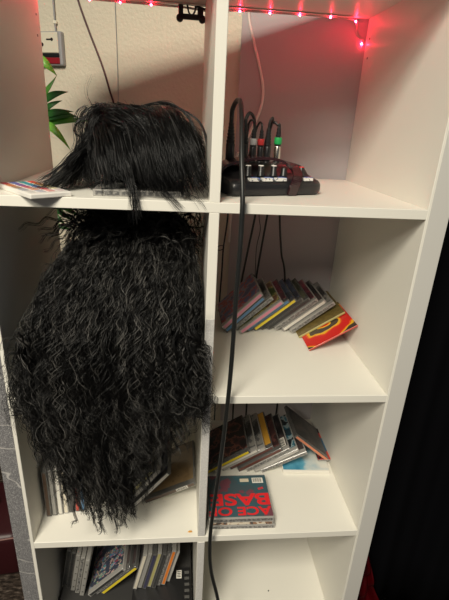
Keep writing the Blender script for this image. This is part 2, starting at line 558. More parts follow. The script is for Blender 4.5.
ab = thing('cd_case', 'CD album with big upside-down red lettering, topmost of the flat pile', 'CD case', (bx0 - .001, by0 - .001, ZD + .0209), (0, 0, 0), 'flat pile of CDs by the divider')
box('case_shell', 0, .142, 0, .125, 0, .0102, M['clear'], ab, .0009)
box('booklet', .001, .141, .004, .122, .0098, .0105, M['cover_teal'], ab)
box('spine_label', .004, .138, -.0004, .0006, .002, .008, sp['dash'], ab)
for body, w_, h_, x, y in (('ACE OF', .138, .023, .140, .030), ('BASE', .134, .034, .140, .0675)):
    o = text_mesh('lettering', body, M['letter_red'], ab, w_, h_, .0003, .03)
    o.location = (x, y, .0105)
    o.rotation_euler = (0, 0, math.pi)
    o['label'] = 'red upside-down lettering'
pl = box('barcode_label', .108, .134, .098, .114, .0105, .0109, M['paper'], ab)
bm = bmesh.new()
for k in range(11):
    xx = .1105 + k * .0019
    add_box(bm, xx, xx + .0006 + .0005 * (k % 3 == 0), .101, .112, .0109, .0111)
from_bm('barcode', bm, M['black'], pl)
box('sticker', .079, .100, .102, .112, .0105, .0109, mat('cream_sticker', (.62, .55, .42), .5), ab)
o = text_mesh('lettering', 'ace', M['letter_red'], ab, .013, .006, .0003, .02)
o.location = (.130, .086, .0105)
o.rotation_euler = (0, 0, math.pi + .3)

G4 = 'CDs under the hanging ends of the curly wig'
q = 'under the hanging curls'
for k, (x, lab, cov, spn, sh) in enumerate((
        (-.3245, 'brown-spined upright CD case nearest the left side panel', A['brown'], sp['tanline'], 'smoke'),
        (-.3128, 'grey upright CD case second from the left side panel', A['grey'], sp['grey'], 'smoke'),
        (-.3010, 'white upright CD case third from the left side panel', A['white'], sp['white'], 'clear'),
        (-.2895, 'off-white upright CD case just right of the white one', A['white'], sp['cream'], 'clear'),
        (-.2778, 'black-spined upright CD case left of the red one', A['dark'], sp['dark'], 'smoke'),
        (-.2660, 'red-spined upright CD case beside a blue one', A['dark'], sp['red'], 'smoke'),
        (-.2545, 'blue-spined upright CD case beside a red one', A['navy'], sp['blue'], 'smoke'))):
    cd_case(lab + ' ' + q, (x, .064 + .0022 * k, ZD), 90, cov, spn, sh, group=G4)
names = ['dark grey leaning CD case, leftmost of the slanting ones', 'white-spined leaning CD case, second of the slanting ones', 'black leaning CD case, third of the slanting ones',
         'grey leaning CD case, fourth of the slanting ones', 'dark leaning CD case with yellow spine', 'silver leaning CD case left of the navy one']
for k, nm in enumerate(names):
    cd_case(nm + ' ' + q, (-.232 + .0136 * k, .083, ZD), 54.5 - .3 * k, A[('dark', 'grey', 'dark', 'brown', 'navy', 'grey')[k]], sp[('dark', 'white', 'dark', 'grey', 'olive', 'silver')[k]],
            ('smoke', 'clear', 'smoke', 'clear', 'smoke', 'clear')[k], group=G4)
cd_case('navy leaning CD case resting on the tan CD ' + q, (-.1475, .081, ZD), 49.5, A['navy'], sp['white'], 'smoke', group=G4)
bc = cd_case('tan brown CD case lying low against the divider with a barcode on its edge', (-.1238, .092, ZD), 24, A['tan'], sp['tanline'], 'smoke', group=G4)
g = box('barcode_label', -.009, -.0015, -.0009, -.0003, .078, .106, M['paper'], bc)
bm = bmesh.new()
for k in range(8):
    add_box(bm, -.008, -.003, -.0012, -.0009, .080 + k * .003, .0812 + k * .003 + .0006 * (k % 2))
from_bm('barcode', bm, M['black'], g)

# bottom row, left: cases standing on a low box
G5 = 'CDs in the bottom left compartment'
lb = thing('storage_box', 'shallow dark box on the bottom board carrying the lowest CDs', 'box', (-.175, .17, ZE))
box('box_body', -.160, .160, -.15, .15, 0, .055, M['cardboard'], lb, .002)
box('lid', -.1615, .1615, -.1515, .1515, .0545, .062, M['cardboard'], lb, .002)
ZL = ZE + .0622
q = 'in the bottom row'
sh5 = mat('case_grey_tray', (.20, .195, .185), .25, coat=.4)
for k, (lab, s_, cov) in enumerate((('dark grey CD case with notched edge nearest the side panel', 'smoke', 'dark'), ('dark grey notched CD case second from the side panel', 'smoke', 'dark'),
                                    ('grey clear CD case third from the side panel', 'clear', 'grey'), ('grey clear CD case fourth from the side panel', 'clear', 'grey'), ('clear CD case left of the colourful patchwork cover', 'clear', 'dark'))):
    cd_case(lab + ' ' + q, (-.3295 + .0123 * k, .112 - .007 * k, ZL), 79.5, A[cov], sp[('dark', 'dark', 'grey', 'dash', 'grey')[k]], s_, group=G5, notches=True)
for k, (lab, cov, spn, y) in enumerate((('CD case with colourful patchwork cover', 'patch', 'dark', .080), ('dark-spined slanting CD case under the patchwork cover', 'dark', 'dash', .084), ('slanting CD case with yellow spine below the patchwork cover', 'dark', 'yellow', .084))):
    cd_case(lab + ' ' + q, (-.2625 + .0150 * k, y, ZL), 45, A[cov], sp[spn], 'clear' if k == 0 else 'smoke', group=G5)
bk = thing('cd_case', 'black CD case lying flat with a white barcode beside the divider in the bottom row', 'CD case', (-.160, -.002, ZL), (0, 0, 0), G5)
box('case_shell', 0, .142, 0, .142, 0, .0102, M['black'], bk, .0009)
bm = bmesh.new()
for k in range(8):
    add_box(bm, .1285, .1405, .012 + k * .016, .019 + k * .016, .0101, .0109)
from_bm('hinge', bm, M['smoke'], bk)
pl = box('barcode_label', .108, .121, .112, .134, .0102, .0106, M['paper'], bk)
bm = bmesh.new()
for k in range(4):
    add_box(bm, .110, .119, .115 + k * .0046, .1172 + k * .0046, .0106, .0108)
from_bm('barcode', bm, M['black'], pl)
for k, (lab, spn, cov, s_, dy) in enumerate((('clear CD case with cream edge right of the patchwork cover', 'cream', 'dark', 'clear', 0), ('grey CD case second right of the patchwork cover', 'grey', 'grey', 'clear', .003),
                                             ('navy-spined CD case third right of the patchwork cover', 'navy', 'navy', 'smoke', 0), ('CD case with olive yellow spine', 'olive', 'olive', 'clear', .004),
                                             ('dark grey CD case right of the olive yellow one', 'dark', 'dark', 'smoke', 0), ('black and white CD case left of the orange one', 'dash', 'dark', 'smoke', .006),
                                             ('CD case with bright orange spine', 'orange', 'white', 'clear', .008), ('thin grey CD case right of the orange spine', 'silver', 'grey', 'clear', .016))):
    cd_case(lab + ' ' + q, (-.1505 + .0116 * k, .086 + dy, ZL + (.0103 if k >= 0 else 0)), 76.5, A[cov], sp[spn], s_, group=G5, h=.122 if k < 7 else .108)

# cases behind the curly wig
for k, (x, y, lab, cov) in enumerate(((-.3312, .165, 'grey CD case nearest the side panel half hidden by the curly wig', 'grey'), (-.3190, .155, 'clear CD case second from the side panel behind the curly wig', 'white'), (-.3070, .120, 'dark CD case third from the side panel behind the curly wig', 'dark'))):
    cd_case(lab, (x, y, ZB), 90, A[cov], sp['grey'], 'clear', group='CDs beside the curly wig')

# ------------------------------------------------------------------ case under the straight wig
for k, (x, y, rz) in enumerate(((-.186, .022, .04),)):
    c = thing('cd_case', 'clear CD case lying flat under the straight black wig', 'CD case', (x, y, ZA), (0, 0, rz))
    box('case_shell', 0, .142, 0, .125, 0, .0102, M['clear'], c, .0009)
    box('booklet', .012, .139, .003, .122, .0098, .0105, A['grey'], c)
    box('spine_label', .004, .138, -.0004, .0006, .002, .008, sp['dash'], c)

# ------------------------------------------------------------------ colour palette on the shelf edge
pa = thing('colour_palette', 'white palette of colour pans overhanging the shelf edge beside the straight wig', 'palette', (-.2800, .040, ZA), (0, 0, math.radians(-50)))
bm = bmesh.new()
add_box(bm, -.066, .066, -.031, .031, 0.0002, .0075, .0015, 2)
from_bm('tray', bm, M['white_plastic'], pa)
pc = [[(.70, .05, .02), (.75, .25, .03), (.80, .55, .10), (.78, .70, .45), (.6, .5, .5)],
      [(.02, .28, .30), (.03, .30, .38), (.05, .12, .38), (.55, .10, .12), (.66, .32, .30)],
      [(.12, .16, .45), (.16, .08, .28), (.45, .10, .16), (.60, .30, .20), (.45, .45, .5)],
      [(.40, .05, .06), (.55, .18, .06), (.34, .22, .14), (.35, .36, .40), (.6, .58, .55)]]
for i in range(4):
    for j in range(5):
        cx, cy = -.050 + j * .0235, .0215 - i * .0145
        box('colour_pan', cx - .0095, cx + .0095, cy - .005, cy + .005, .0073, .0083, mat('pan_colour', pc[i][j], .5), pa, .0006)

# ------------------------------------------------------------------ mixer
YAW = math.radians(20.3)
mx_ = thing('audio_mixer', 'small black audio mixer with knobs and plugged cables on the upper right shelf', 'mixer', (.115, .090, ZA), (0, 0, YAW))


def loft_x(name, prof, xs, insets, material, parent, smooth=True):
    """profile (y, z) swept along x; insets scale the profile about its middle at each x"""
    bm = bmesh.new()
    cy = (min(p_[0] for p_ in prof) + max(p_[0] for p_ in prof)) / 2
    rings = []
    for x, k in zip(xs, insets):
        rings.append([bm.verts.new((x, cy + (y - cy) * k[0], z * k[1] + k[2])) for y, z in prof])
    n = len(prof)
    for a, b_ in zip(rings, rings[1:]):
        for i in range(n):
            bm.faces.new((a[i], a[(i + 1) % n], b_[(i + 1) % n], b_[i]))
    bm.faces.new(rings[0])
    bm.faces.new(rings[-1])
    return from_bm(name, bm, material, parent, smooth)


prof = [(.004, .0), (-.001, .003), (-.003, .010), (-.002, .019), (.002, .024), (.008, .027), (.030, .031), (.048, .036), (.056, .043), (.066, .049), (.098, .049), (.104, .044), (.106, .004), (.102, .0)]
xs = [-.0905, -.089, -.084, -.074, .0, .074, .086, .093, .0955]
ins = [(.80, .70, .003), (.90, .86, .0015), (.97, .96, 0), (1, 1, 0), (1, 1, 0), (1, 1, 0), (.95, .94, .0), (.86, .82, .002), (.76, .66, .004)]
body = loft_x('body', prof, xs, ins, M['mixer'], mx_)
body.modifiers.new('n', 'EDGE_SPLIT').split_angle = math.radians(40)
# arched guard over the knobs with a strap down the front
hp = smooth_path([(-.092, .060, .026), (-.083, .056, .045), (-.05, .048, .0565), (-.01, .043, .060), (.022, .034, .056), (.040, .020, .0475), (.0405, .007, .039), (.034, -.005, .030), (.029, -.0065, .017), (.027, -.003, .002)], 6)
bm = bmesh.new()
rings = []
for i, pt in enumerate(hp):
    tg = hp[min(i + 1, len(hp) - 1)] - hp[max(i - 1, 0)]
    tg /= np.linalg.norm(tg)
    f = min(1, max(0, (i - 22) / 10))
    wd = np.array([-.0, 1, 0]) * (1 - f) + np.array([1, 0, 0]) * f
    wd = wd - tg * (wd @ tg)
    wd /= np.linalg.norm(wd)
    up = np.cross(tg, wd)
    hw = .017 * (1 - f) + .0085 * f
    rings.append([bm.verts.new(pt + wd * hw * a + up * .0022 * c) for a, c in ((-1, -1), (1, -1), (1, 1), (-1, 1))])
for a, b_ in zip(rings, rings[1:]):
    for i in range(4):
        bm.faces.new((a[i], a[(i + 1) % 4], b_[(i + 1) % 4], b_[i]))
bm.faces.new(rings[0])
bm.faces.new(rings[-1])
hd = from_bm('guard', bm, M['hood'], mx_)
hd['label'] = 'glossy dark maroon guard arching over the knobs'
for k, (lx, capm, hh) in enumerate(((-.048, 'white_plastic', .019), (-.023, 'white_plastic', .019), (.003, 'white_plastic', .019), (.024, 'black', .016), (.061, 'red_plastic', .017))):
    zb_ = .0295
    kn = lathe('knob', [(.0066, 0), (.0066, .003), (.0056, .004), (.0052, hh - .001), (.0045, hh)], M['black'], mx_, (lx, .024, zb_), 16)
    if capm != 'black':
        cp = lathe('knob_cap', [(.0050, hh - .0012), (.0049, hh + .0002), (.0040, hh + .0008)], M[capm], kn, (lx, .024, zb_), 14)
for lx, w_ in ((-.047, .017), (-.021, .019), (.006, .020), (.062, .019)):
    pb = box('blue_panel', lx + w_ / 2 - .006, lx + w_ / 2 + .005, .007, .021, .0262, .0298, M['blue'], mx_)
    pb.rotation_euler = (0, 0, 0)
    lbp = box('name_strip', lx - w_ / 2, lx + w_ / 2, -.0005, .0105, .0250, .0299, M['label'], mx_, .0003)
    lbp['label'] = 'white paper strip'
for lx in (-.055, -.028, -.011, .005, .019, .041):
    lathe('socket', [(.0072, 0), (.0072, .004), (.0036, .0044)], M['black'], mx_, (lx, .080, .047), 14)

MW = Matrix.Translation((.115, .090, ZA)) @ Matrix.Rotation(YAW, 4, 'Z')


def mpt(lx, ly, z):
    v = MW @ Vector((lx, ly, z))
    return (v.x, v.y, v.z)


def jack_cable(label, lx, tall, band, pts, r=.0022, rr=.0052, z0=.0515, metal=0):
    b0 = mpt(lx, .080, z0)
    c = thing('audio_cable', label, 'cable', b0, group='cables plugged into the black mixer')
    prof_ = [(rr * .9, 0), (rr, .002), (rr, tall * .42), (rr * .8, tall * .47)]
    lathe('plug', prof_, M['metal'] if metal else M['black'], c, n=16)
    rel = [(rr * .85, tall * .45)]
    for k in range(6):
        z = tall * (.48 + .5 * k / 6)
        q_ = rr * (.95 - .07 * k)
        rel += [(q_, z), (q_, z + tall * .05), (q_ * .8, z + tall * .055), (q_ * .8, z + tall * .078)]
    rel.append((r, tall))
    lathe('strain_relief', rel, M['black_soft'], c, n=14, smooth=False)
    if band:
        o = lathe('ring_band', [(rr * 1.06, tall * .50), (rr * 1.1, tall * .52), (rr * 1.1, tall * .68), (rr * 1.06, tall * .70)], M[band], c, n=16)
        o['label'] = band.replace('_band', '') + ' coloured band'
    loc = [(0, 0, tall - .003), (0, 0, tall + .004)] + [tuple(np.array(p_) - np.array(b0)) for p_ in pts]
    tube('cord', loc, r, M['cable'], c)
    return c


jack_cable('long black cable looping out of the mixer and hanging down in front of the shelves', -.057, .066, None,
           [(.034, .142, 1.226), (.0385, .128, 1.239), (.0415, .098, 1.238), (.0405, .055, 1.212), (.0385, .01, 1.155), (.0405, -.014, 1.100), (.0408, -.018, 1.055), (.0406, -.02, 1.023), (.0393, -.02, .939),
            (.0377, -.02, .788), (.0308, -.02, .635), (.0213, -.02, .498), (.0168, -.02, .402), (.0223, -.02, .313), (.0416, -.02, .215), (.06, -.035, .10), (.07, -.06, .012), (.12, -.10, .004), (.22, -.12, .004)], .0040, .0078)
jack_cable('short black cable beside the long one arching right towards the red-banded plug', -.029, .064, None,
           [mpt(-.027, .081, .125), mpt(-.020, .083, .132), mpt(-.008, .088, .122), mpt(-.001, .095, .09), mpt(0, .11, .06), mpt(0, .125, .02), mpt(-.01, .14, .004)], .0030, .0074)
jack_cable('black plug with grey band standing in the mixer', -.011, .055, 'grey_band',
           [mpt(-.012, .079, .117), mpt(-.016, .082, .121), mpt(-.018, .089, .114), mpt(-.016, .097, .09), mpt(-.015, .112, .05), mpt(-.02, .135, .004)], .0019, .0060)
jack_cable('black plug with red band standing in the mixer', .005, .055, 'red_band',
           [mpt(.005, .082, .115), mpt(.004, .089, .117), mpt(.002, .098, .1), mpt(.002, .114, .05), mpt(-.005, .145, .004)], .0019, .0056)
jack_cable('plain black plug between the red-banded and green-banded ones', .0195, .058, None,
           [mpt(.021, .080, .121), mpt(.027, .082, .126), mpt(.031, .091, .117), mpt(.03, .102, .08), mpt(.03, .118, .03), mpt(.02, .15, .004)], .0024, .0066)
jack_cable('metal plug with bright green band standing in the mixer', .041, .060, 'green_band',
           [mpt(.039, .082, .115), mpt(.034, .088, .119), mpt(.029, .096, .112), mpt(.03, .108, .07), mpt(.035, .125, .02), mpt(.03, .15, .004)], .0024, .0066, metal=1)

# ------------------------------------------------------------------ cables behind the shelves
gB = 'black cables hanging behind the right column'
for nm, pts, r in (('black cable with a small loop behind the CDs below the mixer', [(.062, .412, 1.10), (.0634, .412, .993), (.056, .412, .905), (.0552, .412, .85), (.052, .412, .7), (.055, .415, .4), (.05, .415, .02)], .0022),
                   ('black cable slanting behind the CDs below the mixer, second from the divider', [(.142, .414, 1.10), (.1333, .414, 1.0), (.1095, .412, .823), (.10, .412, .70), (.11, .414, .4), (.11, .414, .02)], .0028),
                   ('thin wavy black wire behind the CDs below the mixer', [(.146, .408, 1.08), (.141, .408, 1.0), (.147, .408, .96), (.141, .408, .91), (.143, .408, .83), (.145, .408, .6), (.15, .408, .3), (.15, .408, .02)], .0011),
                   ('black cable slanting behind the CDs below the mixer, just right of the wavy wire', [(.172, .414, 1.10), (.1636, .414, 1.0015), (.1468, .412, .8236), (.142, .412, .70), (.15, .414, .4), (.155, .414, .02)], .0027),
                   ('black cable behind the CDs below the mixer, nearest the right side panel', [(.189, .414, 1.10), (.194, .414, 1.0025), (.208, .412, .9), (.2243, .412, .83), (.242, .41, .6), (.24, .41, .3), (.24, .41, .02)], .0027)):
    o = tube('black_cable', pts, r, M['cable'])
    tag(o, nm, 'cable', gB)
    if 'loop' in nm:
        th = np.linspace(0, 2 * math.pi, 13)
        tube('loop', [(.0565 - .008 + .009 * math.cos(a), .409, .909 + .006 * math.sin(a) + .002 * math.cos(a)) for a in th], .0012, M['cable'], o, 6, 4)
wy = lambda x, off=.004: wall_y(x) - off
o = tube('white_cable', [(.092, wy(.092, .017), 1.60), (.096, wy(.096, .017), 1.451), (.110, wy(.11, .017), 1.39), (.127, wy(.127, .017), 1.338), (.140, wy(.14, .017), 1.284), (.137, wy(.137, .017), 1.24), (.122, wy(.122, .017), 1.20), (.098, wy(.098, .017), 1.14), (.086, wy(.086, .018), 1.11), (.08, wy(.08, .018), .9)], .0034, M['white_cable'])
tag(o, 'white cable hanging down the grey board behind the mixer', 'cable')
o = tube('wall_cable', [(-.36, wy(-.36), 1.60), (-.326, wy(-.326), 1.482), (-.30, wy(-.30), 1.41), (-.268, wy(-.268), 1.33), (-.25, wy(-.25), 1.27), (-.238, wy(-.238), 1.228), (-.23, wy(-.23), 1.15), (-.225, wy(-.225), .9)], .0026, M['red_black'])
tag(o, 'dark red and black cable slanting down the cream wall behind the straight wig', 'cable')

# ------------------------------------------------------------------ LED string under the top board
ls = thing('light_string', 'clear string of red LED lights along the back edge under the top board', 'string lights', (0, .386, 1.4203))
box('light_shield_tape', -.335, .304, -.013, .004, .0036, .0044, M['white_cable'], ls)  # added strip, keeps the red LED light off the top board
tube('tube', [(-.338, .002, .001), (-.30, .001, .002), (-.18, .0, .001), (-.06, 0, 0), (.0, .012, -.001), (.0636, 0, .0015), (.19, 0, .003), (.256, 0, .0035), (.300, .001, .002), (.3119, .002, -.001), (.318, .003, -.012), (.3197, .004, -.022), (.328, .006, -.029), (.3376, .010, -.034), (.342, .018, -.055), (.345, .024, -.12)], .0021, M['clear_tube'], ls)
for x, z in ((-.300, .000), (-.240, .0), (-.180, -.001), (-.118, -.001), (-.06, -.002), (.0636, -.0005), (.1264, .0), (.1899, .001), (.2563, .0015), (.3119, -.0025), (.337, -.040)):
    lathe('led_bulb', [(.0001, -.0017), (.0012, -.0012), (.0017, 0), (.0012, .0012), (.0001, .0017)], M['led'], ls, (x, -.002 if x < .33 else .0125, z), 10)

# ------------------------------------------------------------------ small black clamp under the top board
cl = thing('plastic_clamp', 'small black plastic clamp hanging under the top board beside the divider', 'clamp', (-.036, .382, 1.402))
box('bar', -.027, .024, -.004, .004, -.004, .006, M['black'], cl, .0015)
for x in (-.024, .022):
    lathe('foot', [(.0065, -.005), (.0072, -.004), (.0072, .004), (.0065, .005)], M['black'], cl, (x, 0, -.002), 16, 'Y')
bm = bmesh.new()
add_box(bm, -.027, -.017, -.004, .004, .004, .022, .001)
from_bm('arm', bm, M['black'], cl)
box('arm', .012, .024, -.004, .004, .004, .018, M['black'], cl, .001)
tube('lever', [(.006, 0, .019), (.014, 0, .0195), (.024, 0, .017), (.028, 0, .016)], .0022, M['black'], cl)
tube('hook', [(-.024, 0, .02), (-.018, 0, .026), (-.010, 0, .024), (-.006, 0, .010), (0, 0, .004), (.006, 0, .010), (.008, 0, .018)], .0018, M['black'], cl)

# ------------------------------------------------------------------ little hook under shelf, leaf crumb
hk = thing('cable_clip', 'tiny black clip under the board above the orange-spined CD', 'clip', (-.030, .06, ZD - T))
box('clip_plate', -.012, .006, -.004, .004, -.002, 0, M['black'], hk, .0005)
box('clip_hook', -.003, .001, -.003, .003, -.012, -.001, M['black'], hk, .0006)
bm = bmesh.new()
for k, (x, y, z) in enumerate(((-.006, 0, 0.0002), (-.001, -.003, .002), (.005, -.001, .0005), (.003, .003, .001), (-.002, .002, .0025))):
    bm.verts.new((x, y, z))
bm.verts.ensure_lookup_table()
bmesh.ops.convex_hull(bm, input=bm.verts)
o = from_bm('crumb', bm, mat('amber_crumb', (.65, .33, .06), .6))
o.location = (-.0235, .012, ZD)
tag(o, 'tiny orange-yellow crumb on the shelf beside the divider', 'crumb')

# ------------------------------------------------------------------ alarm box on the wall
wb = thing('wall_box', 'small ivory wall box with keyhole and dark red lower band on the cream wall', 'alarm box', (-.41, wall_y(-.41), 1.37), (0, 0, ang_w))
loft = box('housing', -.055, .041, -.016, 0, -.042, .040, M['lamp_grey'], wb, .004, 2)
box('front_plate', -.054, .032, -.0190, -.0155, -.012, .037, M['ivory'], wb, .0015)
box('dark_strip', -.054, .033, -.0185, -.0155, -.022, -.013, M['black'], wb, .001)
box('red_band', -.054, .033, -.0185, -.0155, -.038, -.023, mat('alarm_red', (.28, .012, .02), .4), wb, .001)
box('key_slot', -.004, .013, -.0196, -.018, .018, .022, M['black'], wb, .0005)
lathe('keyhole', [(.004, -.0197), (.004, -.018)], M['black'], wb, (.014, 0, .020), 14, 'Y', False)
lathe('lock', [(.0045, -.0197), (.0045, -.018)], M['black'], wb, (-.018, 0, .008), 14, 'Y', False)
cdp = thing('conduit', 'thin grey conduit running up the wall above the ivory box', 'conduit', (-.395, wall_y(-.395), 1.41))
tube('pipe', [(0, -.006, -.005), (0, -.006, .2), (.001, -.006, .6), (.001, -.006, 1.05)], .0022, M['lamp_grey'], cdp)
box('pipe_clip', -.005, .005, -.010, 0, .018, .026, M['ivory'], cdp, .001)

# ------------------------------------------------------------------ plant behind the left column
pt_ = thing('artificial_plant', 'green plant with long narrow leaves standing behind the left side panel', 'plant', (-.395, .50, 0))
lathe('pot', [(.045, 0), (.06, .11), (.064, .115), (.058, .115), (.055, .10), (.01, .10)], M['pot'], pt_, n=24)
tube('stem', [(0, 0, .10), (.005, .0, .5), (0, .005, .9), (.004, 0, 1.2), (.002, 0, 1.34)], .005, M['stem'], pt_)


def leaf(a, b_, width, sag, material, lift=0.):
    a, b_ = np.array(a), np.array(b_)
    n = 12
    ax = b_ - a
    L = np.linalg.norm(ax)
    sidev = np.cross(ax / L, [0, -1, .35])
    sidev /= np.linalg.norm(sidev)
    upv = np.cross(sidev, ax / L)
    bm = bmesh.new()
    prev = None
    for k in range(n + 1):
        t_ = k / n
        c = a + ax * t_ + np.array([0, 0, 1]) * sag * 4 * t_ * (1 - t_) + np.array([0, -.01 * math.sin(t_ * 3), 0])
        w_ = width * max(.02, math.sin(math.pi * min(1, t_ ** .75 * .96 + .04)))
        row = [bm.verts.new(c + sidev * w_ + upv * w_ * .35), bm.verts.new(c), bm.verts.new(c - sidev * w_ + upv * w_ * .35)]
        if prev:
            for i in range(2):
                bm.faces.new((prev[i], prev[i + 1], row[i + 1], row[i]))
        prev = row
    o = from_bm('leaf', bm, material, pt_, True)
    s = o.modifiers.new('s', 'SOLIDIFY')
    s.thickness = .0006
    return o


P0 = np.array([-.395, .50, 0])
for a, b_, w_, sg, mm in (((-.392, .5, 1.325), (-.343, .495, 1.287), .010, .006, 'leaf_light'), ((-.390, .5, 1.235), (-.343, .49, 1.287), .006, -.006, 'leaf'), ((-.390, .5, 1.222), (-.317, .48, 1.254), .009, .006, 'leaf_dark'),
                          ((-.392, .5, 1.195), (-.308, .48, 1.212), .009, .004, 'leaf_dark'), ((-.392, .5, 1.19), (-.297, .48, 1.200), .012, .008, 'leaf_dark'), ((-.392, .5, 1.178), (-.264, .47, 1.193), .008, .006, 'leaf'),
                          ((-.39, .5, 1.185), (-.320, .47, 1.126), .009, .014, 'leaf_light'), ((-.392, .5, 1.20), (-.335, .49, 1.235), .007, .004, 'leaf_dark'), ((-.39, .5, 1.005), (-.312, .48, .962), .010, .006, 'leaf'),
                          ((-.39, .5, .99), (-.328, .47, .953), .008, .004, 'leaf_dark'), ((-.39, .5, .975), (-.350, .48, .942), .008, .002, 'leaf_dark'), ((-.392, .5, .86), (-.360, .49, .826), .007, .002, 'leaf_dark'),
                          ((-.394, .5, 1.30), (-.46, .50, 1.34), .010, .006, 'leaf'), ((-.396, .5, 1.2), (-.49, .49, 1.22), .011, .01, 'leaf'), ((-.395, .5, 1.0), (-.48, .49, 1.02), .010, .01, 'leaf'), ((-.392, .5, .94), (-.335, .49, .925), .006, .002, 'leaf_dark')):
    leaf(np.array(a) - P0, np.array(b_) - P0, w_, sg, M[mm])

# ------------------------------------------------------------------ curtains, bag, red fabric


def curtain(label, x0, y0, x1, y1, z0, z1, waves, amp, seed):
    r_ = np.random.default_rng(seed)
    n = 180
    bm = bmesh.new()
    ph = r_.uniform(0, 6, 4)
    rows = []
    nx, ny = -(y1 - y0), (x1 - x0)
    l = math.hypot(nx, ny)
    nx, ny = nx / l, ny / l
    for zi in range(13):
        f = zi / 12
        row = []
        for k in range(n + 1):
            t_ = k / n
            o = amp * (math.sin(waves * 6.283 * t_ + ph[0]) + .45 * math.sin(waves * 2.3 * 6.283 * t_ + ph[1] + .8 * f)) * (1 - .45 * f)
            row.append(bm.verts.new((x0 + (x1 - x0) * t_ + nx * o, y0 + (y1 - y0) * t_ + ny * o, z0 + (z1 - z0) * f)))
        rows.append(row)
    for a, b_ in zip(rows, rows[1:]):
        for k in range(n):
            bm.faces.new((a[k], a[k + 1], b_[k + 1], b_[k]))
    o = from_bm('curtain', bm, M['curtain'], None, True)
    s = o.modifiers.new('s', 'SOLIDIFY')
    s.thickness = .002
    return tag(o, label, 'curtain')


curtain('black curtain hanging to the right of the shelving unit', .405, .118, 1.6, -.30, .004, 2.3, 10, .012, 3)
curtain('black curtain hanging far back to the left of the shelving unit', -.56, .62, -1.9, .70, .012, 1.6, 8, .02, 5)

bg = thing('bag', 'dark red bag with pale rim on the carpet left of the shelving unit', 'bag', (-.66, .30, 0), (0, 0, .12))
bm = bmesh.new()
add_box(bm, -.17, .17, -.10, .12, .0, .150, .02, 4)
bo = from_bm('bag_body', bm, M['maroon'], bg, True)
tube('rim', [(-.165, -.097, .1415), (0, -.099, .1425), (.15, -.098, .1425), (.166, -.088, .1425), (.170, .02, .1415), (.167, .11, .1415)], .0025, M['maroon_trim'], bg)
tube('handle', [(-.09, .01, .145), (-.08, .01, .19), (0, .01, .21), (.08, .01, .19), (.09, .01, .145)], .007, M['maroon'], bg)

# red shiny cloth: folded, hanging against the floor beside the right panel
bm = bmesh.new()
rows = []
for i in range(29):
    f = i / 28
    z = .012 + .215 * (1 - f)
    row = []
    for k in range(15):
        g_ = k / 14
        wdt = .012 + .055 * f
        x = .416 + .005 * math.sin(9 * f) + (g_ - .7) * wdt + .058 * f
        y = .062 + .007 * math.sin(g_ * 9 + 4 * f) + .008 * math.sin(17 * f + g_ * 5)
        row.append(bm.verts.new((x, y, z + .004 * math.sin(8 * g_ + 11 * f))))
    rows.append(row)
for a, b_ in zip(rows, rows[1:]):
    for k in range(14):
        bm.faces.new((a[k], a[k + 1], b_[k + 1], b_[k]))
o = from_bm('red_cloth', bm, M['red_foil'], None, True)
s = o.modifiers.new('s', 'SOLIDIFY')
s.thickness = .003
tag(o, 'red shiny cloth showing beside the foot of the right side panel', 'cloth')


# ------------------------------------------------------------------ wigs
def resample(ctrl, m_):
    """ctrl: N x K x 3 Catmull-Rom control points -> N x m_ x 3"""
    C_ = np.concatenate([2 * ctrl[:, :1] - ctrl[:, 1:2], ctrl, 2 * ctrl[:, -1:] - ctrl[:, -2:-1]], 1)
    K = ctrl.shape[1]
    tt = np.linspace(0, K - 1 - 1e-6, m_)
    i = tt.astype(int)
    f = (tt - i)[None, :, None]
    p0, p1, p2, p3 = C_[:, i], C_[:, i + 1], C_[:, i + 2], C_[:, i + 3]
    return .5 * (2 * p1 + (p2 - p0) * f + (2 * p0 - 5 * p1 + 4 * p2 - p3) * f ** 2 + (3 * p1 - p0 - 3 * p2 + p3) * f ** 3)


def frames(P_):
    t_ = np.gradient(P_, axis=1)
    t_ /= np.linalg.norm(t_, axis=2, keepdims=True) + 1e-9
    ref = np.array([.2, 1., .1])
    u = np.cross(t_, ref)
    u /= np.linalg.norm(u, axis=2, keepdims=True) + 1e-9
    return u, np.cross(t_, u)


def arc(P_):
    d_ = np.linalg.norm(np.diff(P_, axis=1), axis=2)
    return np.concatenate([np.zeros((len(P_), 1)), np.cumsum(d_, 1)], 1)


def blob(name, c, r, parent, material, seed=1, bumpy=.06, flat=None):
    bm = bmesh.new()
    bmesh.ops.create_icosphere(bm, subdivisions=4, radius=1)
    r_ = np.random.default_rng(seed)
    ks = r_.normal(0, 3, (6, 3))
    for v in bm.verts:
        s_ = 1 + bumpy * sum(math.sin(float(np.dot(k, v.co))) for k in ks) / 3
        v.co = Vector((c[0] + v.co.x * r[0] * s_, c[1] + v.co.y * r[1] * s_, c[2] + v.co.z * r[2] * s_))
        if flat is not None:
            v.co.z = max(v.co.z, flat)
    return from_bm(name, bm, material, parent, True)


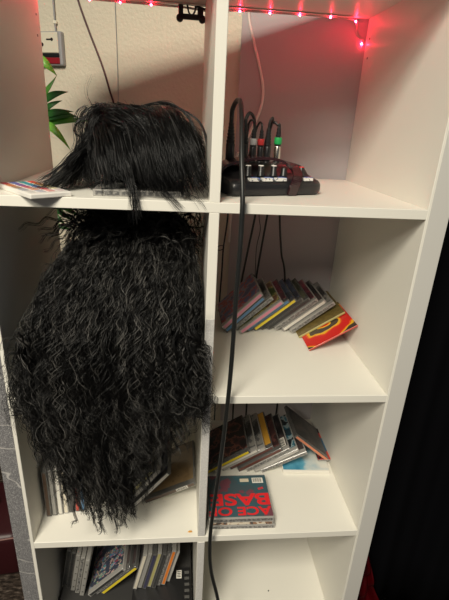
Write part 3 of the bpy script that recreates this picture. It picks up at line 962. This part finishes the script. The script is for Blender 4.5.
# ---- straight wig on the top shelf
w1 = thing('straight_wig', 'black straight-haired wig lying in a mound on the top left shelf', 'wig', (-.115, .15, ZA))
B1 = np.array([-.115, .15, ZA])
blob('wig_cap', (0, 0, .052), (.088, .088, .055), w1, M['hair_cap'], 2, flat=.0115)
Ncl, per, Mp = 600, 7, 28
ctrl = []
for c in range(Ncl):
    phi = rng.uniform(0, 2 * math.pi)                 # direction of fall, -pi/2 is towards the room
    if rng.random() < .6:
        phi = rng.uniform(-math.pi * 1.05, .15)
    layer = rng.uniform(.84, 1.03)
    cr = np.array([-.052 + rng.normal(0, .018), .01 + rng.normal(0, .03), 0])
    pts = []
    tw = rng.normal(.85, .25) if math.cos(phi) > -.75 else rng.normal(.12, .15)
    end = rng.uniform(.70, 1.0)
    for k, th in enumerate(np.linspace(.06, 1, 6)):
        a = th * end * math.pi / 2 * 1.02
        ph2 = phi + tw * th
        dx, dy = math.cos(ph2), math.sin(ph2)
        left, right = max(0, -dx), max(0, dx)
        rx = .108 * right + .098 * left + .09 * (1 - left - right)
        ry = .120 if dy < 0 else .13
        ez = .48 + .72 * left
        e = np.array([cr[0] * (1 - th) + dx * rx * math.sin(a) ** .9, cr[1] * (1 - th) + dy * ry * math.sin(a) ** .9, .006 + .122 * max(0, math.cos(a)) ** ez * layer])
        e[:2] *= layer
        if k == 5 and left > .5 and rng.random() < .75:
            e[0] -= rng.uniform(.0, .060) * left
            e[2] = max(.004, e[2] * .4)
        elif k == 4 and left > .5:
            e[0] -= .014 * left
        pts.append(e)
    ctrl.append(pts)
ctrl = np.array(ctrl)
ctrl = np.repeat(ctrl, per, 0)
ctrl += rng.normal(0, .0020, (len(ctrl), 1, 3)) + np.linspace(.3, 1.6, 6)[None, :, None] * rng.normal(0, .0021, (len(ctrl), 1, 3))
P1 = resample(ctrl, Mp)
s_ = arc(P1)
u, v = frames(P1)
ph = np.repeat(rng.uniform(0, 6.28, Ncl), per)[:, None] + rng.normal(0, .4, (len(P1), 1))
P1 = P1 + (u * np.sin(s_ * 62 + ph)[..., None] + v * np.cos(s_ * 55 + ph * 1.3)[..., None]) * .0016
P1 += B1
# keep inside the compartment
P1[..., 0] = np.clip(P1[..., 0], XL + .004, -H - .003)
P1[..., 2] = np.maximum(P1[..., 2], ZA + .0012 + .010 * ((P1[..., 0] > -.19) & (P1[..., 0] < -.04) & (P1[..., 1] > .02) & (P1[..., 1] < .15)))
P1[..., 1] = np.minimum(P1[..., 1], .385)
rad = np.linspace(1, .35, Mp)[None] * rng.uniform(.00035, .00062, (len(P1), 1))
strands_mesh('hair', P1 - B1, rad, M['hair'], w1)


def lerp_(a, b__, t):
    return a + (b__ - a) * t


def wisp(ctrl_pts, n_, spread, curl, wl, rr, m_=30, tipspread=1.0):
    c_ = np.repeat(np.array(ctrl_pts, float)[None], n_, 0)
    k_ = c_.shape[1]
    c_ = c_ + rng.normal(0, spread * .5, (n_, 1, 3)) + np.linspace(.2, 1.3 * tipspread, k_)[None, :, None] * rng.normal(0, spread, (n_, 1, 3))
    p_ = resample(c_, m_)
    s2 = arc(p_)
    u2, v2 = frames(p_)
    ph2 = rng.uniform(0, 6.28) + rng.normal(0, .35, (n_, 1))
    p_ = p_ + (u2 * np.sin(s2 * 6.283 / wl + ph2)[..., None] + v2 * np.cos(s2 * 6.283 / wl * .93 + ph2)[..., None]) * curl
    return p_, np.linspace(1, .3, m_)[None] * rng.uniform(.7, 1.2, (n_, 1)) * rr


WP, WR = [], []


def addw(*a, **k):
    p_, r_ = wisp(*a, **k)
    WP.append(p_)
    WR.append(r_)


# locks falling over the board edge
addw([(-.12, .08, 1.19), (-.128, .03, 1.16), (-.125, .004, 1.12), (-.118, -.010, 1.095), (-.114, -.013, 1.070)], 34, .0035, .001, .06, .00055)
addw([(-.14, .07, 1.18), (-.135, .02, 1.14), (-.126, -.002, 1.11), (-.121, -.010, 1.09), (-.122, -.012, 1.062)], 26, .003, .001, .06, .00055)
addw([(-.10, .08, 1.18), (-.09, .03, 1.13), (-.08, .008, 1.105), (-.066, -.006, 1.096), (-.052, -.010, 1.084)], 24, .003, .001, .06, .0005)
addw([(-.07, .09, 1.16), (-.06, .04, 1.12), (-.05, .012, 1.10), (-.03, -.002, 1.0945), (-.018, -.006, 1.082)], 12, .003, .001, .06, .0004)
# locks sweeping across the front to the right
for k in range(17):
    f = k / 16
    x0 = lerp_(-.185, -.075, f) + rng.normal(0, .004)
    x1 = lerp_(-.150, -.004, f) + rng.normal(0, .006)
    zt = 1.222 - .020 * (1 - f) ** 2
    fy = rng.normal(0, .006)
    addw([(x0, .13, zt), (lerp_(x0, x1, .30), .065 + fy, zt - .012 - .01 * rng.random()), (lerp_(x0, x1, .62), .026 + fy, lerp_(zt, 1.095, .42)), (lerp_(x0, x1, .86), .012 + fy, lerp_(zt, 1.095, .74)), (x1, .012 + fy * .5, 1.098 + .02 * rng.random())], 34, .0050, .0014, .07, .00075)
# tail spreading over the board to the left
for k in range(22):
    f = rng.random()
    yt = rng.uniform(.03, .16)
    xe = rng.uniform(-.284, -.240)
    addw([(-.175, .12, 1.195), (-.205, lerp_(.12, yt, .5), 1.170 - .02 * f), (lerp_(-.215, xe, .5), yt, 1.128 - .02 * f), (xe + .012, yt - .01, 1.102), (xe, yt - .015, 1.0945)], 16, .0045, .0015, .06, .0006)
# loops and fly-aways
addw([(-.17, .14, 1.19), (-.20, .13, 1.205), (-.222, .12, 1.195), (-.228, .12, 1.178), (-.215, .12, 1.170), (-.20, .12, 1.18)], 14, .0014, .0005, .08, .0005)
addw([(-.18, .15, 1.19), (-.205, .14, 1.225), (-.209, .14, 1.245), (-.205, .15, 1.27)], 3, .0015, .001, .05, .0004)
for x0, dz in ((-.02, -.006), (-.035, -.002), (-.05, .0)):
    addw([(-.13, .15, 1.222), (-.08, .14, 1.231 + dz * .4), (x0 - .01, .13, 1.217 + dz), (x0 + .010, .12, 1.18 + dz), (x0 + .011, .11, 1.13), (x0 + .005, .1, 1.10)], 16, .0022, .0008, .09, .0005)
for k in range(70):
    a = rng.uniform(0, math.pi)
    x0 = -.115 + .09 * math.cos(a)
    z0 = 1.09 + .115 * math.sin(a)
    d_ = np.array([math.cos(a) * rng.uniform(.2, 1.2), rng.uniform(-.6, .3), abs(math.sin(a)) * rng.uniform(.0, .9) + .05]) * rng.uniform(.018, .045)
    st = np.array([x0, .13 + rng.normal(0, .03), z0])
    sd = np.array([rng.normal(0, .02), 0, -.008])
    p_ = np.array([st, st + d_ * .6, st + d_ + sd * .4, st + d_ * 1.2 + sd])
    p_[:, 0] = np.minimum(p_[:, 0], -.013)
    addw(p_, 1, .001, .001, .05, .0003)
fa = np.concatenate(WP)
fr = np.concatenate(WR)


def even(WP_, WR_, m_):
    out, ro = [], []
    for p_, r_ in zip(WP_, WR_):
        out.append(p_)
        ro.append(r_)
    return np.concatenate(out), np.concatenate(ro)


fa[..., 0] = np.clip(fa[..., 0], XL + .003, -H - .002)
ins_ = fa[..., 1] > -.003
fa[..., 2] = np.where(ins_, np.maximum(fa[..., 2], ZA + .0015 + .010 * ((fa[..., 0] > -.19) & (fa[..., 0] < -.04) & (fa[..., 1] > .02))), fa[..., 2])
strands_mesh('loose_locks', fa - B1, fr, M['hair'], w1)

# ---- long crimped wig hanging from the second shelf
w2 = thing('crimped_wig', 'long black crimped curly wig spilling from the second shelf down over the CDs', 'wig', (-.15, .17, ZB))
B2 = np.array([-.15, .17, ZB])
blob('wig_cap', (.015, .0, .15), (.098, .11, .135), w2, M['hair_cap'], 5, flat=.003)
Ncl, per, Mp = 620, 6, 116
lerp = lambda a, b__, t: a + (b__ - a) * t


def zbot(u_):
    return np.interp(u_, [0, .07, .16, .25, .42, .55, .66, .80, .92, 1], [.70, .625, .56, .505, .478, .49, .565, .645, .695, .725])


ctrl = []
curls = []
for c in range(Ncl):
    u_ = rng.uniform(0, 1)
    lay = rng.random()                                 # 1 = outermost
    root = np.array([lerp(-.200, -.060, u_) + rng.normal(0, .012), .165 + rng.normal(0, .022) - .030 * lay * math.sin(math.pi * u_), .992 + .028 * math.sin(math.pi * u_) + rng.normal(0, .010)])
    bulge = math.sin(math.pi * u_) ** .6
    s1 = np.array([lerp(-.262, -.026, u_), .100 - .045 * bulge - .022 * lay, .952 + rng.normal(0, .012)])
    s2 = np.array([lerp(-.303, -.014, u_), .030 - .044 * bulge - .022 * lay, .868 + rng.normal(0, .012)])
    ye = -.007 - .018 * bulge * rng.random() - .030 * lay
    e1 = np.array([lerp(-.325, -.008, u_), ye, .765 + rng.normal(0, .012)])
    zt = zbot(u_) + .012 + .25 * rng.random() ** 1.3
    zt = min(zt, .73)
    xt = lerp(-.308, -.014, u_) + rng.normal(0, .010)
    e2 = np.array([lerp(e1[0], xt, .5) + rng.normal(0, .006), ye - .004 + rng.normal(0, .006), lerp(.765, zt, .5)])
    e3 = np.array([xt, ye + rng.normal(0, .008), zt])
    ctrl.append([root, s1, s2, e1, e2, e3])
    curls.append((rng.uniform(.0030, .0062), rng.uniform(.022, .040), rng.uniform(0, 6.28)))
ctrl = np.repeat(np.array(ctrl), per, 0)
cu = np.repeat(np.array(curls), per, 0)
N = len(ctrl)
ctrl += rng.normal(0, .0026, (N, 1, 3)) * np.array([1.4, 1.3, 1, 1, .8, .6])[None, :, None] + rng.normal(0, .0020, (N, 6, 3))
lockph = np.repeat(rng.uniform(0, 6.28, (Ncl, 2)), per, 0)
P2 = resample(ctrl, Mp)
s_ = arc(P2)
sn = s_ / s_[:, -1:]
u, v = frames(P2)
amp = cu[:, :1] * np.clip(.25 + sn * 1.6, 0, 1.9)
wl = cu[:, 1:2] * (1 + .35 * sn)
ph = cu[:, 2:3] + rng.normal(0, .5, (N, 1))
P2 = P2 + (u * np.sin(6.283 * s_ / wl + ph)[..., None] * amp[..., None] + v * np.cos(6.283 * s_ / wl * .9 + ph)[..., None] * amp[..., None] * .8)
P2 = P2 + (u * np.sin(s_ * 88 + lockph[:, :1])[..., None] + v * np.sin(s_ * 70 + lockph[:, 1:])[..., None]) * (.0045 * np.clip(sn * 2, 0, 1))[..., None]
P2 += np.cumsum(rng.normal(0, .0004, P2.shape), 1)
# stay in front of the boards, inside the opening above
below = P2[..., 2] < ZB + .004
P2[..., 1] = np.where(below, np.minimum(P2[..., 1], -.0025), P2[..., 1])
inside = P2[..., 1] > -.003
P2[..., 0] = np.where(inside, np.clip(P2[..., 0], XL + .004, -H - .003), P2[..., 0])
P2[..., 2] = np.where(inside, np.minimum(P2[..., 2], ZA - T - .003), P2[..., 2])
rad = np.linspace(1, .35, Mp)[None] ** .8 * rng.uniform(.00040, .00085, (N, 1))
strands_mesh('hair', P2 - B2, rad, M['hair_curly'], w2)

# crown strands, side fill and long curled tips
WP, WR = [], []
for k in range(120):                                   # crown to the left
    f = rng.random()
    st = np.array([-.14 + rng.normal(0, .03), .15 + rng.normal(0, .04), 1.015 + rng.normal(0, .012)])
    L = rng.uniform(.05, .125)
    dz = rng.uniform(-.35, .45)
    e = st + L * np.array([-1, rng.normal(-.1, .4), dz])
    mid = (st + e) / 2 + np.array([0, 0, rng.uniform(.005, .022)])
    e[2] -= .012
    addw([st, mid, e], rng.integers(4, 9), .0013, .0030, .034, .0008, m_=64)
for k in range(80):                                    # crown to the right
    st = np.array([-.11 + rng.normal(0, .03), .15 + rng.normal(0, .04), 1.02 + rng.normal(0, .012)])
    L = rng.uniform(.04, .10)
    e = st + L * np.array([1, rng.normal(-.1, .4), rng.uniform(-.5, .4)])
    mid = (st + e) / 2 + np.array([0, 0, rng.uniform(.008, .026)])
    e[2] -= rng.uniform(.0, .045)
    e[0] = min(e[0], -.014)
    addw([st, mid, e], rng.integers(3, 7), .0013, .0030, .034, .0008, m_=64)
for k in range(110):                                   # crown falling forward over the parting
    st = np.array([-.13 + rng.normal(0, .040), .165 + rng.normal(0, .02), 1.036 + rng.normal(0, .008)])
    x1 = st[0] + (st[0] + .13) * .5 + rng.normal(0, .015)
    x1 = min(max(x1, -.25), -.022)
    zt = rng.uniform(.90, .985)
    addw([st, (lerp(st[0], x1, .4), .125, 1.034 + rng.normal(0, .006)), (lerp(st[0], x1, .8), .080, 1.0 + rng.normal(0, .008)), (x1, .052, min(.975, zt + .03)), (x1 + rng.normal(0, .01), .03, zt)], 7, .0024, .0034, .03, .0006, m_=64)
for k in range(45):                                    # upwards fuzz
    st = np.array([-.13 + rng.normal(0, .045), .13 + rng.normal(0, .04), 1.02 + rng.normal(0, .010)])
    e = st + np.array([rng.normal(0, .04), rng.normal(-.02, .03), rng.uniform(.02, .05)])
    addw([st, (st + e) / 2 + rng.normal(0, .006, 3), e], rng.integers(2, 5), .002, .002, .03, .00045, m_=64)
for k in range(220):                                   # sides lying on the board
    sgn = -1 if k % 5 else 1
    st = np.array([-.13 + sgn * .05, .16 + rng.normal(0, .04), .99 + rng.normal(0, .02)])
    xe = rng.uniform(-.306, -.25) if sgn < 0 else rng.uniform(-.03, -.014)
    yy = rng.uniform(.02, .13)
    addw([st, (lerp(st[0], xe, .75), yy + .02, .95), (xe + .01, yy, .86), (xe, yy - .02, .775 + rng.normal(0, .01))], 6, .004, .003, .028, .00048, m_=64)
for k in range(150):                                   # long curled tips in front of the row below
    u_ = rng.uniform(.03, .98)
    zt = zbot(u_) + rng.normal(.0, .026) + .05 * (k % 3 == 0)
    x0 = lerp(-.312, -.010, u_)
    xt = lerp(-.308, -.014, u_)
    yy = -.030 + rng.normal(0, .008)
    z0 = zt + rng.uniform(.12, .2)
    addw([(x0, yy, z0), (lerp(x0, xt, .5) + rng.normal(0, .006), yy, (z0 + zt) / 2), (xt + rng.normal(0, .006), yy, zt)], rng.integers(5, 13), .0014, rng.uniform(.0035, .0075), rng.uniform(.030, .055), .0008, m_=64, tipspread=1.0)
for k in range(40):                                    # single frizzy hairs at the tips
    u_ = rng.uniform(.1, .75)
    x0 = lerp(-.30, -.02, u_)
    zt = zbot(u_) - rng.uniform(.0, .03)
    addw([(x0, -.03, zt + .12), (x0 + rng.normal(0, .015), -.025, zt + .05), (x0 + rng.normal(0, .025), -.02, zt)], 1, .002, .005, .03, .00025, m_=64)
for k in range(44):                                    # stray curls past the side panel and the divider
    lf = k % 2 == 0
    x0 = -.318 if lf else -.014
    z0 = rng.uniform(.70, .86)
    out = rng.uniform(.005, .028)
    addw([(x0 + (.02 if lf else -.02), -.028, z0 + .03), (x0 - (out * .6 if lf else -out * .6), -.032, z0), (x0 - (out if lf else -out * .8), -.03, z0 - .035)], 3, .002, .004, .03, .00045, m_=64)
fa = np.concatenate(WP)
fr = np.concatenate(WR)
below = fa[..., 2] < ZB + .004
fa[..., 1] = np.where(below, np.minimum(fa[..., 1], -.003), fa[..., 1])
inside = fa[..., 1] > -.003
fa[..., 0] = np.where(inside, np.clip(fa[..., 0], XL + .004, -H - .003), fa[..., 0])
fa[..., 2] = np.where(inside, np.clip(fa[..., 2], ZB + .002, ZA - T - .002), fa[..., 2])
strands_mesh('loose_curls', fa - B2, fr, M['hair_curly'], w2)


# ------------------------------------------------------------------ light
def area(name, loc, target, size, power, col, sy=None):
    l = bpy.data.lights.new(name, 'AREA')
    l.energy = power
    l.color = col
    l.shape = 'RECTANGLE'
    l.size = size
    l.size_y = sy or size
    o = bpy.data.objects.new(name, l)
    COL.objects.link(o)
    o.location = loc
    d_ = Vector(target) - Vector(loc)
    o.rotation_euler = d_.to_track_quat('-Z', 'Y').to_euler()
    return o


area('ceiling_and_fill_lamp', (-.66, -1.55, 2.62), (-.66, -1.55, 0), .75, 88, (1, .93, .775), .75)
area('ceiling_and_fill_lamp', (-1.35, -2.5, 2.60), (-1.35, -2.5, 0), .9, 54, (1, .93, .775), .9)  # added fill light, softens the shade inside the compartments
wd = bpy.data.worlds.new('world')
S.world = wd
wd.use_nodes = True
bgn = wd.node_tree.nodes['Background']
bgn.inputs[0].default_value = (.86, .92, 1, 1)
bgn.inputs[1].default_value = .085

S.view_settings.view_transform = 'Standard'
S.view_settings.look = 'None'
S.view_settings.exposure = 0
S.view_settings.gamma = 1
S.view_settings.use_curve_mapping = False
